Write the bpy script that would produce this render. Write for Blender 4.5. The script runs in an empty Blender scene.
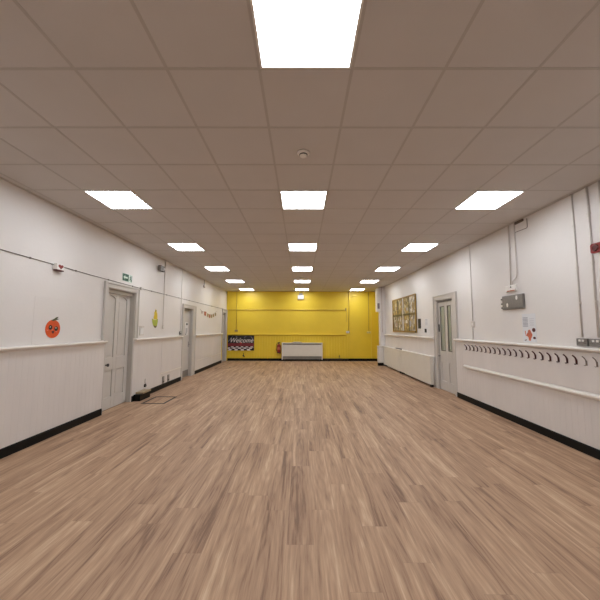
import bpy, bmesh, math, random
from mathutils import Vector, Matrix
random.seed(7)
scene = bpy.context.scene
col = scene.collection
PI = math.pi

# ------------------------------------------------------------------ room numbers
XL, XR, YB, YF = -3.355, 3.35, 14.3, -3.0     # panelling faces left / right, far wall, wall behind camera
CAMZ, H = 1.46, 3.128
DW = -0.02                                    # plaster sits this far behind the panelling face

def lin(c):
    return tuple(((v/255)/12.92 if v/255 <= .04045 else ((v/255+.055)/1.055)**2.4) for v in c) + (1.0,)

# ------------------------------------------------------------------ materials
def new_mat(name):
    m = bpy.data.materials.new(name); m.use_nodes = True
    nt = m.node_tree
    return m, nt, nt.nodes['Principled BSDF']

def paint(name, rgb, rough=.5, metal=0.0, var=.04, scale=6.0, bump=.0, bscale=60.0, spec=.5, stretch=(1,1,1)):
    """plain coloured surface with faint procedural mottling"""
    m, nt, b = new_mat(name)
    N, L = nt.nodes, nt.links
    tc = N.new('ShaderNodeTexCoord'); mp = N.new('ShaderNodeMapping')
    mp.inputs['Scale'].default_value = stretch
    L.new(tc.outputs['Object'], mp.inputs['Vector'])
    nz = N.new('ShaderNodeTexNoise'); nz.inputs['Scale'].default_value = scale; nz.inputs['Detail'].default_value = 4
    L.new(mp.outputs[0], nz.inputs['Vector'])
    r = N.new('ShaderNodeValToRGB')
    c = lin(rgb)
    r.color_ramp.elements[0].position = .3; r.color_ramp.elements[1].position = .7
    r.color_ramp.elements[0].color = tuple(x*(1-var) for x in c[:3])+(1,)
    r.color_ramp.elements[1].color = tuple(min(1, x*(1+var)) for x in c[:3])+(1,)
    L.new(nz.outputs['Fac'], r.inputs['Fac']); L.new(r.outputs['Color'], b.inputs['Base Color'])
    b.inputs['Roughness'].default_value = rough; b.inputs['Metallic'].default_value = metal
    b.inputs['Specular IOR Level'].default_value = spec
    if bump:
        n2 = N.new('ShaderNodeTexNoise'); n2.inputs['Scale'].default_value = bscale; n2.inputs['Detail'].default_value = 3
        L.new(mp.outputs[0], n2.inputs['Vector'])
        bp = N.new('ShaderNodeBump'); bp.inputs['Strength'].default_value = bump; bp.inputs['Distance'].default_value = .01
        L.new(n2.outputs['Fac'], bp.inputs['Height']); L.new(bp.outputs[0], b.inputs['Normal'])
    return m

def emit(name, rgb, s):
    m, nt, b = new_mat(name)
    N, L = nt.nodes, nt.links
    b.inputs['Base Color'].default_value = (.8, .8, .8, 1)
    b.inputs['Emission Color'].default_value = lin(rgb)
    tc = N.new('ShaderNodeTexCoord'); nz = N.new('ShaderNodeTexNoise'); nz.inputs['Scale'].default_value = 3
    L.new(tc.outputs['Object'], nz.inputs['Vector'])
    mr = N.new('ShaderNodeMapRange'); mr.inputs['To Min'].default_value = s*.97; mr.inputs['To Max'].default_value = s*1.03
    L.new(nz.outputs['Fac'], mr.inputs['Value']); L.new(mr.outputs[0], b.inputs['Emission Strength'])
    return m

def floor_mat():
    m, nt, b = new_mat('wood_plank_vinyl'); N, L = nt.nodes, nt.links
    def math_(op, a, bb=None, c=None):
        n = N.new('ShaderNodeMath'); n.operation = op
        for i, v in enumerate((a, bb, c)):
            if v is None: continue
            if isinstance(v, (int, float)): n.inputs[i].default_value = v
            else: L.new(v, n.inputs[i])
        return n.outputs[0]
    def comb(x, y, z=0):
        n = N.new('ShaderNodeCombineXYZ')
        for i, v in enumerate((x, y, z)):
            if isinstance(v, (int, float)): n.inputs[i].default_value = v
            else: L.new(v, n.inputs[i])
        return n.outputs[0]
    tc = N.new('ShaderNodeTexCoord'); sp = N.new('ShaderNodeSeparateXYZ'); L.new(tc.outputs['Object'], sp.inputs[0])
    X, Y = sp.outputs[0], sp.outputs[1]
    W_, LEN = .184, 1.22
    ci = math_('FLOOR', math_('DIVIDE', math_('ADD', X, 10.03), W_))
    wn = N.new('ShaderNodeTexWhiteNoise'); wn.noise_dimensions = '1D'; L.new(ci, wn.inputs['W'])
    ys = math_('ADD', math_('DIVIDE', math_('ADD', Y, 20), LEN), wn.outputs['Value'])
    ri = math_('FLOOR', ys)
    wn2 = N.new('ShaderNodeTexWhiteNoise'); wn2.noise_dimensions = '2D'; L.new(comb(ci, ri), wn2.inputs['Vector'])
    rnd = wn2.outputs['Value']
    # long streaks of grain
    off = math_('MULTIPLY', rnd, 37.0)
    g1 = N.new('ShaderNodeTexNoise'); g1.inputs['Scale'].default_value = 1; g1.inputs['Detail'].default_value = 5; g1.inputs['Roughness'].default_value = .6
    g1.inputs['Distortion'].default_value = .4
    L.new(comb(math_('ADD', math_('MULTIPLY', X, 21), off), math_('MULTIPLY', Y, .95), off), g1.inputs['Vector'])
    g2 = N.new('ShaderNodeTexNoise'); g2.inputs['Scale'].default_value = 1; g2.inputs['Detail'].default_value = 4; g2.inputs['Roughness'].default_value = .65
    L.new(comb(math_('ADD', math_('MULTIPLY', X, 150), off), math_('MULTIPLY', Y, 5), off), g2.inputs['Vector'])
    # cathedral figure
    wv = N.new('ShaderNodeTexWave'); wv.wave_type = 'RINGS'; wv.rings_direction = 'Z'
    wv.inputs['Scale'].default_value = 1.0; wv.inputs['Distortion'].default_value = 5; wv.inputs['Detail'].default_value = 2; wv.inputs['Detail Scale'].default_value = 1.4
    xl = math_('SUBTRACT', math_('FRACT', math_('DIVIDE', math_('ADD', X, 10.03), W_)), math_('ADD', math_('MULTIPLY', rnd, .6), .2))
    yl = math_('SUBTRACT', math_('FRACT', ys), math_('FRACT', math_('MULTIPLY', rnd, 7.3)))
    L.new(comb(math_('MULTIPLY', xl, 2.2), math_('MULTIPLY', yl, 1.6), off), wv.inputs['Vector'])
    # big soft drift
    g3 = N.new('ShaderNodeTexNoise'); g3.inputs['Scale'].default_value = 1; g3.inputs['Detail'].default_value = 2
    L.new(comb(math_('MULTIPLY', X, 5.5), math_('MULTIPLY', Y, .55), off), g3.inputs['Vector'])
    v = math_('ADD', math_('MULTIPLY', g1.outputs['Fac'], .50), math_('MULTIPLY', g2.outputs['Fac'], .215))
    v = math_('ADD', v, math_('MULTIPLY', wv.outputs['Fac'], .035))
    v = math_('ADD', v, math_('MULTIPLY', g3.outputs['Fac'], .24))
    v = math_('ADD', v, math_('MULTIPLY', rnd, .03))
    r = N.new('ShaderNodeValToRGB'); cr = r.color_ramp
    cr.elements[0].position = .39; cr.elements[0].color = lin(FL[0])
    cr.elements[1].position = .66; cr.elements[1].color = lin(FL[3])
    e = cr.elements.new(.46); e.color = lin(FL[1])
    e = cr.elements.new(.56); e.color = lin(FL[2])
    L.new(v, r.inputs['Fac'])
    # thin joints
    fx = math_('FRACT', math_('DIVIDE', math_('ADD', X, 10.03), W_)); fy = math_('FRACT', ys)
    jx = math_('LESS_THAN', math_('ABSOLUTE', math_('SUBTRACT', fx, .5)), .5-.006)
    jy = math_('LESS_THAN', math_('ABSOLUTE', math_('SUBTRACT', fy, .5)), .5-.0016)
    j = math_('MULTIPLY', jx, jy)
    mx = N.new('ShaderNodeMix'); mx.data_type = 'RGBA'
    L.new(math_('ADD', math_('MULTIPLY', j, .22), .78), mx.inputs['Factor'])
    mx.inputs['A'].default_value = lin((96, 74, 60)); L.new(r.outputs['Color'], mx.inputs['B'])
    L.new(mx.outputs['Result'], b.inputs['Base Color'])
    L.new(math_('ADD', math_('MULTIPLY', g2.outputs['Fac'], .2), .44), b.inputs['Roughness'])
    b.inputs['Specular IOR Level'].default_value = .4
    bp = N.new('ShaderNodeBump'); bp.inputs['Strength'].default_value = .12; bp.inputs['Distance'].default_value = .002
    L.new(math_('ADD', g2.outputs['Fac'], j), bp.inputs['Height']); L.new(bp.outputs[0], b.inputs['Normal'])
    return m

FL = [(122, 91, 70), (158, 124, 98), (183, 149, 119), (208, 178, 148)]

def collage(name, cols, scale):
    m, nt, b = new_mat(name); N, L = nt.nodes, nt.links
    tc = N.new('ShaderNodeTexCoord'); mp = N.new('ShaderNodeMapping'); mp.inputs['Scale'].default_value = (1, scale, scale*.75)
    L.new(tc.outputs['Object'], mp.inputs[0])
    vo = N.new('ShaderNodeTexVoronoi'); vo.inputs['Scale'].default_value = 1; vo.distance = 'CHEBYCHEV'
    L.new(mp.outputs[0], vo.inputs['Vector'])
    sp = N.new('ShaderNodeSeparateColor'); L.new(vo.outputs['Color'], sp.inputs[0])
    r = N.new('ShaderNodeValToRGB'); cr = r.color_ramp; cr.interpolation = 'CONSTANT'
    cr.elements[0].color = lin(cols[0]); cr.elements[1].color = lin(cols[-1]); cr.elements[1].position = .999*(len(cols)-1)/len(cols)
    for i, c in enumerate(cols[1:-1], 1):
        e = cr.elements.new(i/len(cols)); e.color = lin(c)
    L.new(sp.outputs[0], r.inputs['Fac']); L.new(r.outputs['Color'], b.inputs['Base Color'])
    b.inputs['Roughness'].default_value = .35
    return m

def glass_mat():
    m, nt, b = new_mat('obscured_door_glass'); N, L = nt.nodes, nt.links
    b.inputs['Base Color'].default_value = lin((192, 196, 178)); b.inputs['Roughness'].default_value = .3
    b.inputs['Transmission Weight'].default_value = .35
    vo = N.new('ShaderNodeTexVoronoi'); vo.inputs['Scale'].default_value = 90
    tc = N.new('ShaderNodeTexCoord'); L.new(tc.outputs['Object'], vo.inputs['Vector'])
    bp = N.new('ShaderNodeBump'); bp.inputs['Strength'].default_value = .3; bp.inputs['Distance'].default_value = .002
    L.new(vo.outputs['Distance'], bp.inputs['Height']); L.new(bp.outputs[0], b.inputs['Normal'])
    return m

LAMP = 17.2
M = dict(
    wall=paint('white_wall_paint', (228, 223, 219), .42, var=.02, scale=1.6, bump=.12, bscale=28),
    panel=paint('white_panelling_paint', (221, 214, 209), .42, var=.03, scale=4, bump=.08, bscale=20, stretch=(1, 1, .25)),
    rail=paint('white_gloss_rail_paint', (236, 230, 222), .28, var=.015),
    yellow=paint('yellow_wall_paint', (234, 202, 54), .42, var=.03, scale=2, bump=.06, bscale=30),
    yellowrail=paint('yellow_rail_paint', (238, 208, 66), .35, var=.02),
    ceil=paint('ceiling_tile_board', (208, 204, 201), .9, var=.015, scale=3, bump=.1, bscale=120),
    grid=paint('shaded_grid_enamel', (190, 185, 180), .6, var=.02),  # bars toned below the tiles to stand in for the shadow gap
    black=paint('black_skirting_gloss', (9, 9, 8), .5, var=.1, spec=.2),
    bead=paint('shaded_bead_and_divider', (96, 92, 78), .5),  # dark tone paints in the shadow around the panes; also colours board dividers
    door=paint('grey_door_paint', (202, 196, 189), .4, var=.02, scale=5),
    doorin=paint('grey_frame_paint', (186, 180, 172), .42, var=.02, scale=5),
    steel=paint('brushed_steel', (136, 132, 129), .42, metal=.45, var=.08, scale=30),
    dsteel=paint('dull_grey_metal', (120, 116, 112), .5, metal=.3, var=.1, scale=20),
    conduit=paint('grey_conduit_paint', (222, 216, 210), .45, var=.05, scale=12),
    wcond=paint('off_white_trunking', (214, 206, 198), .45, var=.03),
    cable=paint('grey_brown_cable', (112, 100, 92), .6, var=.08),
    dark=paint('dark_plastic', (38, 35, 34), .45, var=.1),
    white=paint('white_plastic', (236, 232, 226), .35, var=.02),
    enamel=paint('white_radiator_enamel', (224, 218, 206), .35, var=.02),
    grille=paint('grey_grille', (146, 140, 132), .5, var=.1),
    red=paint('red_enamel', (136, 30, 24), .32, var=.08),
    redlens=paint('dark_red_lens', (88, 22, 18), .25, var=.1),
    hook=paint('maroon_hook_enamel', (74, 32, 30), .35, var=.15, scale=40),
    hookg=paint('bare_metal_hook', (150, 140, 134), .35, metal=.6, var=.15),
    green=paint('exit_sign_green', (6, 78, 52), .4, var=.05),
    pale=paint('pale_green_plate', (216, 232, 220), .4, var=.02),
    orange=paint('orange_paper', (216, 84, 28), .6, var=.08, scale=14),
    leaf=paint('olive_leaf_paper', (78, 84, 46), .6, var=.1),
    pink=paint('pink_paper', (226, 120, 110), .6, var=.04),
    ink=paint('black_ink', (24, 16, 14), .5, var=.1),
    paper=paint('white_paper', (230, 228, 226), .6, var=.02),
    pale_yellow=paint('pale_yellow_plastic', (226, 206, 120), .4, var=.02),
    yconduit=paint('dull_yellow_conduit', (196, 160, 56), .45, var=.05),
    poster_paper=paint('cool_white_poster_paper', (222, 223, 226), .4, var=.02),
    text=paint('grey_print', (172, 172, 182), .6, var=.1),
    ygold=paint('yellow_paper', (222, 192, 40), .6, var=.1, scale=20),
    lime=paint('lime_paper', (176, 186, 70), .6, var=.12, scale=20),
    brownp=paint('brown_paper', (104, 92, 50), .6, var=.1),
    beige=paint('beige_board', (158, 138, 108), .6, var=.06, stretch=(1, .2, 1), scale=20),
    bronze=paint('dark_floor_trim', (40, 34, 28), .6, metal=.0, var=.1),
    flag_a=paint('rust_card', (188, 112, 84), .6, var=.2, scale=30),
    flag_b=paint('tan_card', (178, 150, 104), .6, var=.2, scale=30),
    flag_c=paint('grey_pink_card', (176, 150, 138), .6, var=.2, scale=30),
    flag_d=paint('olive_card', (158, 146, 98), .6, var=.2, scale=30),
    ochre=paint('ochre_frame_wood', (158, 124, 58), .45, var=.12, scale=20, stretch=(1, .3, .3)),
    olive=paint('dark_olive_bar', (112, 100, 64), .45, var=.1),
    board=collage('pinned_sheets_ochre', [(166, 138, 74), (150, 128, 84), (196, 176, 124), (120, 104, 70), (184, 148, 76), (206, 196, 172)], 14),
    board2=collage('pinned_sheets_grey', [(170, 162, 150), (150, 132, 88), (198, 192, 184), (110, 104, 104), (186, 164, 112), (214, 208, 204)], 16),
    banner=paint('banner_black', (24, 20, 20), .5, var=.2),
    bmaroon=paint('banner_maroon', (120, 34, 40), .5, var=.25, scale=16),
    bwhite=paint('banner_white', (226, 218, 214), .5, var=.05),
    bred=paint('banner_red', (190, 40, 40), .5, var=.1),
    body=paint('orange_figure_print', (206, 112, 84), .6, var=.2, scale=60),
    maroon=paint('maroon_print', (88, 36, 34), .6, var=.15, scale=50),
    greycloth=paint('grey_mauve_plastic', (128, 116, 118), .55, var=.1, scale=30),
    lobby=paint('corridor_cream_green_paint', (196, 198, 168), .6, var=.02),
    lamp=emit('light_panel_diffuser', (240, 246, 252), LAMP),
    lobbyfill=emit('corridor_fill_glow', (255, 250, 240), 22.0),
    glass=glass_mat(),
    floor=floor_mat(),
)

# ------------------------------------------------------------------ geometry
def W(side, s, d, z):
    """wall coordinates: s along the wall, d out from the wall, z up"""
    if side == 'L': return Vector((XL+d, s, z))
    if side == 'R': return Vector((XR-d, s, z))
    if side == 'B': return Vector((s, YB-d, z))
    if side == 'C': return Vector((s, d, z))           # plain x, y, z
class MB:
    def __init__(self): self.bm = bmesh.new()
    def hexa(self, p):
        v = [self.bm.verts.new(q) for q in p]
        for f in ((0,1,2,3), (4,7,6,5), (0,4,5,1), (1,5,6,2), (2,6,7,3), (3,7,4,0)):
            self.bm.faces.new([v[i] for i in f])
        return self
    def box(self, side, s0, s1, d0, d1, z0, z1):
        return self.hexa([W(side, *q) for q in ((s0,d0,z0),(s1,d0,z0),(s1,d1,z0),(s0,d1,z0),(s0,d0,z1),(s1,d0,z1),(s1,d1,z1),(s0,d1,z1))])
    def cbox(self, x0, x1, y0, y1, z0, z1): return self.box('C', x0, x1, y0, y1, z0, z1)
    def tube(self, pts, r, n=10, caps=True):
        pts = [Vector(p) for p in pts]; rings = []
        rr = r if isinstance(r, (list, tuple)) else [r]*len(pts)
        prev = None
        for i, p in enumerate(pts):
            a = pts[max(i-1, 0)]; b = pts[min(i+1, len(pts)-1)]; t = (b-a).normalized()
            if prev is None:
                up = Vector((0, 0, 1)) if abs(t.z) < .9 else Vector((1, 0, 0))
                u = t.cross(up).normalized()
            else: u = (prev - t*prev.dot(t)).normalized()
            prev = u; w = t.cross(u)
            rings.append([self.bm.verts.new(p + (u*math.cos(2*PI*k/n)+w*math.sin(2*PI*k/n))*rr[i]) for k in range(n)])
        for a, b in zip(rings, rings[1:]):
            for k in range(n): self.bm.faces.new([a[k], a[(k+1)%n], b[(k+1)%n], b[k]])
        if caps: self.bm.faces.new(rings[0][::-1]); self.bm.faces.new(rings[-1])
        return self
    def lathe(self, c, prof, n=24):
        c = Vector(c); rings = []
        for r, z in prof:
            rings.append([self.bm.verts.new(c+Vector((max(r,1e-4)*math.cos(2*PI*k/n), max(r,1e-4)*math.sin(2*PI*k/n), z))) for k in range(n)])
        for a, b in zip(rings, rings[1:]):
            for k in range(n): self.bm.faces.new([a[k], a[(k+1)%n], b[(k+1)%n], b[k]])
        self.bm.faces.new(rings[0][::-1]); self.bm.faces.new(rings[-1])
        return self
    def prism(self, side, poly, d0, d1):
        """outline in (s, z) pushed out between d0 and d1"""
        a = [self.bm.verts.new(W(side, s, d0, z)) for s, z in poly]; b = [self.bm.verts.new(W(side, s, d1, z)) for s, z in poly]
        n = len(poly); self.bm.faces.new(a[::-1]); self.bm.faces.new(b)
        for k in range(n): self.bm.faces.new([a[k], a[(k+1)%n], b[(k+1)%n], b[k]])
        return self
    def profile(self, side, poly, z0, z1):
        """outline in (s, d) pushed up between z0 and z1"""
        a = [self.bm.verts.new(W(side, s, d, z0)) for s, d in poly]; b = [self.bm.verts.new(W(side, s, d, z1)) for s, d in poly]
        n = len(poly); self.bm.faces.new(a[::-1]); self.bm.faces.new(b)
        for k in range(n): self.bm.faces.new([a[k], a[(k+1)%n], b[(k+1)%n], b[k]])
        return self
    def moulding(self, side, prof, s0, s1):
        """outline in (d, z) swept along the wall"""
        a = [self.bm.verts.new(W(side, s0, d, z)) for d, z in prof]; b = [self.bm.verts.new(W(side, s1, d, z)) for d, z in prof]
        n = len(prof); self.bm.faces.new(a[::-1]); self.bm.faces.new(b)
        for k in range(n): self.bm.faces.new([a[k], a[(k+1)%n], b[(k+1)%n], b[k]])
        return self
    def build(self, name, mat, parent=None, bevel=0, smooth=False):
        bmesh.ops.recalc_face_normals(self.bm, faces=self.bm.faces[:])
        me = bpy.data.meshes.new(name)
        cc = None
        if parent is not None: off = parent_world(parent)
        else:
            xs = [v.co for v in self.bm.verts]
            off = Vector(((min(v.x for v in xs)+max(v.x for v in xs))/2, (min(v.y for v in xs)+max(v.y for v in xs))/2, min(v.z for v in xs)))
            if name.startswith(('wall', 'floor', 'ceiling')): off = Vector((0, 0, 0))
        for v in self.bm.verts: v.co -= off
        self.bm.to_mesh(me); self.bm.free()
        if smooth:
            for p in me.polygons: p.use_smooth = True
        me.materials.append(M[mat])
        o = bpy.data.objects.new(name, me); col.objects.link(o)
        if parent is not None: o.parent = parent
        else: o.location = off
        if bevel:
            bv = o.modifiers.new('bevel', 'BEVEL'); bv.width = bevel; bv.segments = 2; bv.limit_method = 'ANGLE'; bv.angle_limit = math.radians(40)
        return o
def parent_world(p):
    v = Vector((0, 0, 0))
    while p is not None: v += p.location; p = p.parent
    return v
def B(*a): return MB().box(*a)
def tag(o, label=None, cat=None, group=None, kind=None):
    if label: o['label'] = label
    if cat: o['category'] = cat
    if group: o['group'] = group
    if kind: o['kind'] = kind
    return o
def thing(name, loc, label, cat, group=None, kind=None):
    o = bpy.data.objects.new(name, None); o.empty_display_size = .05; col.objects.link(o); o.location = loc
    return tag(o, label, cat, group, kind)
def copy_tree(o, parent=None):
    c = o.copy(); col.objects.link(c); c.parent = parent
    for ch in list(o.children): copy_tree(ch, c)
    return c
def ell(cs, cz, rs, rz, n=24, a0=0): return [(cs+rs*math.cos(2*PI*k/n+a0), cz+rz*math.sin(2*PI*k/n+a0)) for k in range(n)]

# ------------------------------------------------------------------ shell
tag(MB().cbox(XL-.3, 3.95, YF-.2, YB+.2, -.1, 0).build('floor', 'floor'), 'brown wood-plank vinyl floor running the length of the hall', 'floor', kind='structure')
ceil = MB().cbox(XL-.3, 3.95, YF-.2, YB+.2, H+.003, H+.1).build('ceiling', 'ceil')
tag(ceil, 'suspended ceiling of square tiles in a thin grid', 'ceiling', kind='structure')
GX, GS, GY = .0254, .0011, 1.898
g = MB()
for k in range(-6, 6):
    x = GX + .3 + .6*k
    x0, x1 = x+GS*YF, x+GS*YB
    g.hexa([Vector(p) for p in ((x0-.010,YF,H+.0010),(x0+.010,YF,H+.0010),(x1+.010,YB,H+.0010),(x1-.010,YB,H+.0010),(x0-.010,YF,H+.003),(x0+.010,YF,H+.003),(x1+.010,YB,H+.003),(x1-.010,YB,H+.003))])
for j in range(-8, 21):
    y = GY + .6*j
    g.cbox(XL+DW, XR-DW, y-.010, y+.010, H+.0008, H+.003)
g.build('grid', 'grid', ceil)
MB().cbox(XL+DW, XL+DW+.03, YF, YB, H-.002, H+.003).cbox(XR-DW-.03, XR-DW, YF, 12.65, H-.002, H+.003).cbox(XL+DW+.03, XR, YB-.025, YB, H-.002, H+.003).build('edge_trim', 'grid', ceil)

TH = .25
def wall_with(side, name, mat, s0, s1, openings, label):
    m = MB(); s = s0
    for (a, b, top) in openings:
        m.box(side, s, a, DW-TH, DW, 0, H+.006); m.box(side, a, b, DW-TH, DW, top, H+.006); s = b
    m.box(side, s, s1, DW-TH, DW, 0, H+.006)
    return tag(m.build(name, mat), label, 'wall', kind='structure')
D1 = (5.46, 6.375, 2.16); D2 = (9.06, 9.80, 2.04); D3 = (13.55, 14.18, 2.13); D4 = (6.98, 7.82, 2.14)
wall_with('L', 'wall_left', 'wall', YF, YB, [D1, D2, D3], 'long white left wall with three grey doors')
wall_with('R', 'wall_right', 'wall', YF, 12.90, [D4], 'long white right wall with coat hooks and one glazed door')
tag(MB().cbox(XL+DW-.2, 3.9, YB-DW, YB+.2, 0, H+.006).build('wall_back', 'yellow'), 'yellow end wall of the hall', 'wall', kind='structure')
tag(MB().cbox(XL+DW-.2, 3.9, YF-.2, YF, 0, H+.006).build('wall_front', 'wall'), 'white wall behind the camera', 'wall', kind='structure')
tag(MB().cbox(3.65, 3.9, 12.90, YB-DW, 0, H+.006).build('wall_alcove', 'yellow'), 'yellow side of the small alcove in the far right corner', 'wall', kind='structure')
tag(MB().cbox(3.17, 3.65, 12.66, 12.90, 0, H).build('wall_pier', 'wall'), 'narrow white pier standing out at the far end of the right wall', 'wall', kind='structure')

tn = [0]
def trim(m, mat, label, bevel=0):
    tn[0] += 1
    return tag(m.build('trim_%d' % tn[0], mat, bevel=bevel), label, 'trim', kind='structure')

def beadboard(side, s0, s1, z0, z1, pitch=.09, dback=DW, gd=.0022, gw=.003):
    """tongue and groove boarding with real V grooves"""
    poly = [(s0, dback), (s0, 0)]
    s = s0 + pitch
    while s < s1 - .03:
        poly += [(s-gw, 0), (s, -gd), (s+gw, 0)]; s += pitch
    poly += [(s1, 0), (s1, dback)]
    return MB().profile(side, poly, z0, z1)
def rail_prof(z):          # rounded dado rail section in (d, z)
    return [(DW, z-.034), (.004, z-.034), (.014, z-.026), (.032, z-.022), (.050, z-.010), (.058, z+.004), (.053, z+.016), (.036, z+.022), (DW, z+.022)]

segs = [('near left', YF, 5.43), ('middle left', 6.376, 8.93), ('far left', 10.07, 13.44)]
for nm, a, b in segs:
    trim(beadboard('L', a, b, 0, 1.182, gd=.0015 if a < 0 else .0009), 'panel', 'white tongue-and-groove panelling on the %s wall' % nm)
    rl = MB().moulding('L', rail_prof(1.216), a, b)
    trim(rl, 'rail', 'white dado rail on the %s wall' % nm)
m = MB()
for nm, a, b in segs: m.moulding('L', [(.0005, 0), (.016, 0), (.016, .095), (.010, .108), (.0005, .108)], a, b-.005)
tag(m.build('baseboard_left', 'black'), 'black skirting board along the left wall', 'skirting board', kind='structure')
rs = [('near right', YF, 6.89), ('far right', 7.975, 12.655)]
for nm, a, b in rs:
    trim(beadboard('R', a, b, 0, 1.182), 'panel', 'white tongue-and-groove panelling on the %s wall' % nm)
    trim(MB().moulding('R', rail_prof(1.216), a, b), 'rail', 'white dado rail on the %s wall' % nm)
tag(MB().moulding('R', [(.0005, 0), (.016, 0), (.016, .095), (.010, .108), (.0005, .108)], YF, 6.885).build('baseboard_right', 'black'), 'black skirting board along the right wall', 'skirting board', kind='structure')
# smooth hook backing sheet and round-nosed lower rail
trim(B('R', YF, 6.56, .0005, .018, .728, 1.181), 'panel', 'smooth white backing sheet behind the coat hooks')
trim(MB().moulding('R', [(.0005, .660), (.020, .660), (.038, .670), (.046, .688), (.042, .706), (.026, .720), (.0005, .726)], YF, 6.53), 'rail', 'white rounded rail below the coat hooks')
# end wall boarding
trim(beadboard('B', XL+.06, 2.19, 0, 1.12, .12, gd=.012, gw=.008), 'yellow', 'yellow tongue-and-groove panelling on the end wall')
trim(MB().moulding('B', rail_prof(1.165), XL+.06, 2.04), 'yellowrail', 'yellow dado rail across the end wall')
trim(B('B', 2.19, 2.235, DW, .02, .11, H-.01), 'yellow', 'yellow vertical batten right of the end wall panelling')
trim(B('B', 3.165, 3.205, DW, .02, .11, 2.29), 'yellowrail', 'short yellow vertical batten near the far right corner')
trim(MB().moulding('B', [(-.002, 2.270), (.010, 2.270), (.016, 2.282), (.010, 2.294), (-.002, 2.294), (DW, 2.290), (DW, 2.276)], XL+.03, 2.0), 'yconduit', 'thin yellow picture rail across the end wall')
tag(MB().box('B', XL+.06, 2.19, .0005, .016, 0, .108).box('B', 2.19, 3.62, DW+.0005, .014, 0, .108).build('baseboard_back', 'black'), 'black skirting board along the yellow end wall', 'skirting board', kind='structure')
# faint raised boards on the upper left wall and low patch on middle panelling
trim(B('L', 3.97, 4.86, DW+.0003, DW+.002, 1.2385, 1.86), 'wall', 'faint painted-over board behind the orange face')
trim(B('L', 7.66, 8.925, .0005, .006, .38, 1.19), 'panel', 'smooth white board patched onto the middle left panelling')
trim(MB().moulding('L', [(.0005, .355), (.012, .355), (.016, .366), (.012, .378), (.0005, .378)], 7.64, 8.925), 'rail', 'low white strip above the two floor-level sockets')
trim(MB().moulding('L', [(.0005, .405), (.010, .405), (.014, .415), (.010, .424), (.0005, .424)], 10.3, 13.3), 'rail', 'low white strip on the far left panelling')
trim(B('L', 13.40, 13.437, .0005, .012, .11, 1.19), 'yellow', 'yellow-painted strip at the end of the left panelling')

# ------------------------------------------------------------------ doors
def architrave(m, side, a, b, top, o0, o1, otop, zr, d=.004):
    """stepped moulding around an opening a..b; zr = height at which the far / near legs stop on the panelling"""
    zl, zrr = zr
    for (p, q, z0) in ((o0, a, zl), (b, o1, zrr)):
        m.box(side, p, q, DW+.0005, d, z0, top)
    m.box(side, o0, o1, DW+.0005, d, top, otop)
    # outer raised bead
    w = .03
    m.box(side, o0, o0+w, d, d+.016, zl, otop); m.box(side, o1-w, o1, d, d+.016, zrr, otop); m.box(side, o0+w, o1-w, d, d+.016, otop-w, otop)
    return m
def reveal(m, side, a, b, top, d0=-.20, d1=DW):
    t = .014
    m.box(side, a+.0005, a+t, d0, d1, 0, top); m.box(side, b-t, b-.0005, d0, d1, 0, top); m.box(side, a+t, b-t, d0, d1, top-t, top-.0005)
    return m

# door 1: four-panel door with arched upper panels
d1 = thing('door_1', (XL, 5.92, 0), 'grey four-panel door with arched upper panels in the left wall', 'door', kind='structure')
fr = architrave(MB(), 'L', D1[0], D1[1], 2.16, 5.345, 6.49, 2.262, (1.25, 1.25)).box('L', 5.4305, D1[0], DW+.0005, .004, 0, 1.25).build('door_frame', 'door', d1, bevel=.004)
reveal(MB(), 'L', *D1).build('door_lining', 'doorin', d1)
MB().box('L', D1[0]+.014, D1[1]-.014, -.125, -.02-.045, 2.085, 2.144).build('head_stop', 'doorin', d1)
leaf = B('L', 5.476, 6.359, -.145, -.125, .008, 2.085).build('door_leaf', 'door', d1)
m = MB()
y0, y1 = 5.476, 6.359; st, mu = .105, .10; ym = (y0+y1)/2
m.box('L', y0, y0+st, -.125, -.105, .008, 2.085).box('L', y1-st, y1, -.125, -.105, .008, 2.085)
m.box('L', ym-mu/2, ym+mu/2, -.125, -.105, .008, 2.085)
for (p, q) in ((y0+st, ym-mu/2), (ym+mu/2, y1-st)):
    m.box('L', p, q, -.125, -.105, .008, .215).box('L', p, q, -.125, -.105, .70, .92)
    arc = [(p, 2.085), (p, 1.99)] + [(p+(q-p)*t/12, 1.99+.055*math.sin(PI*t/12)) for t in range(1, 12)] + [(q, 1.99), (q, 2.085)]
    m.prism('L', arc, -.125, -.105)
m.build('door_rails', 'door', leaf, bevel=.006)
m = MB()
for (p, q) in ((y0+st, ym-mu/2), (ym+mu/2, y1-st)):
    m.box('L', p+.035, q-.035, -.125, -.118, .25, .665).box('L', p+.035, q-.035, -.125, -.118, .955, 1.95)
m.build('raised_panels', 'door', leaf, bevel=.005)
h = MB().tube([W('L', 5.64, -.105, .80), W('L', 5.64, -.06, .80)], .010, 10).tube([W('L', 5.64, -.075, .80), W('L', 5.64, -.062, .80), W('L', 5.64, -.045, .80), W('L', 5.64, -.038, .80)], [.016, .028, .028, .014], 14)
h.build('door_knob', 'dark', leaf, smooth=True)

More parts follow.
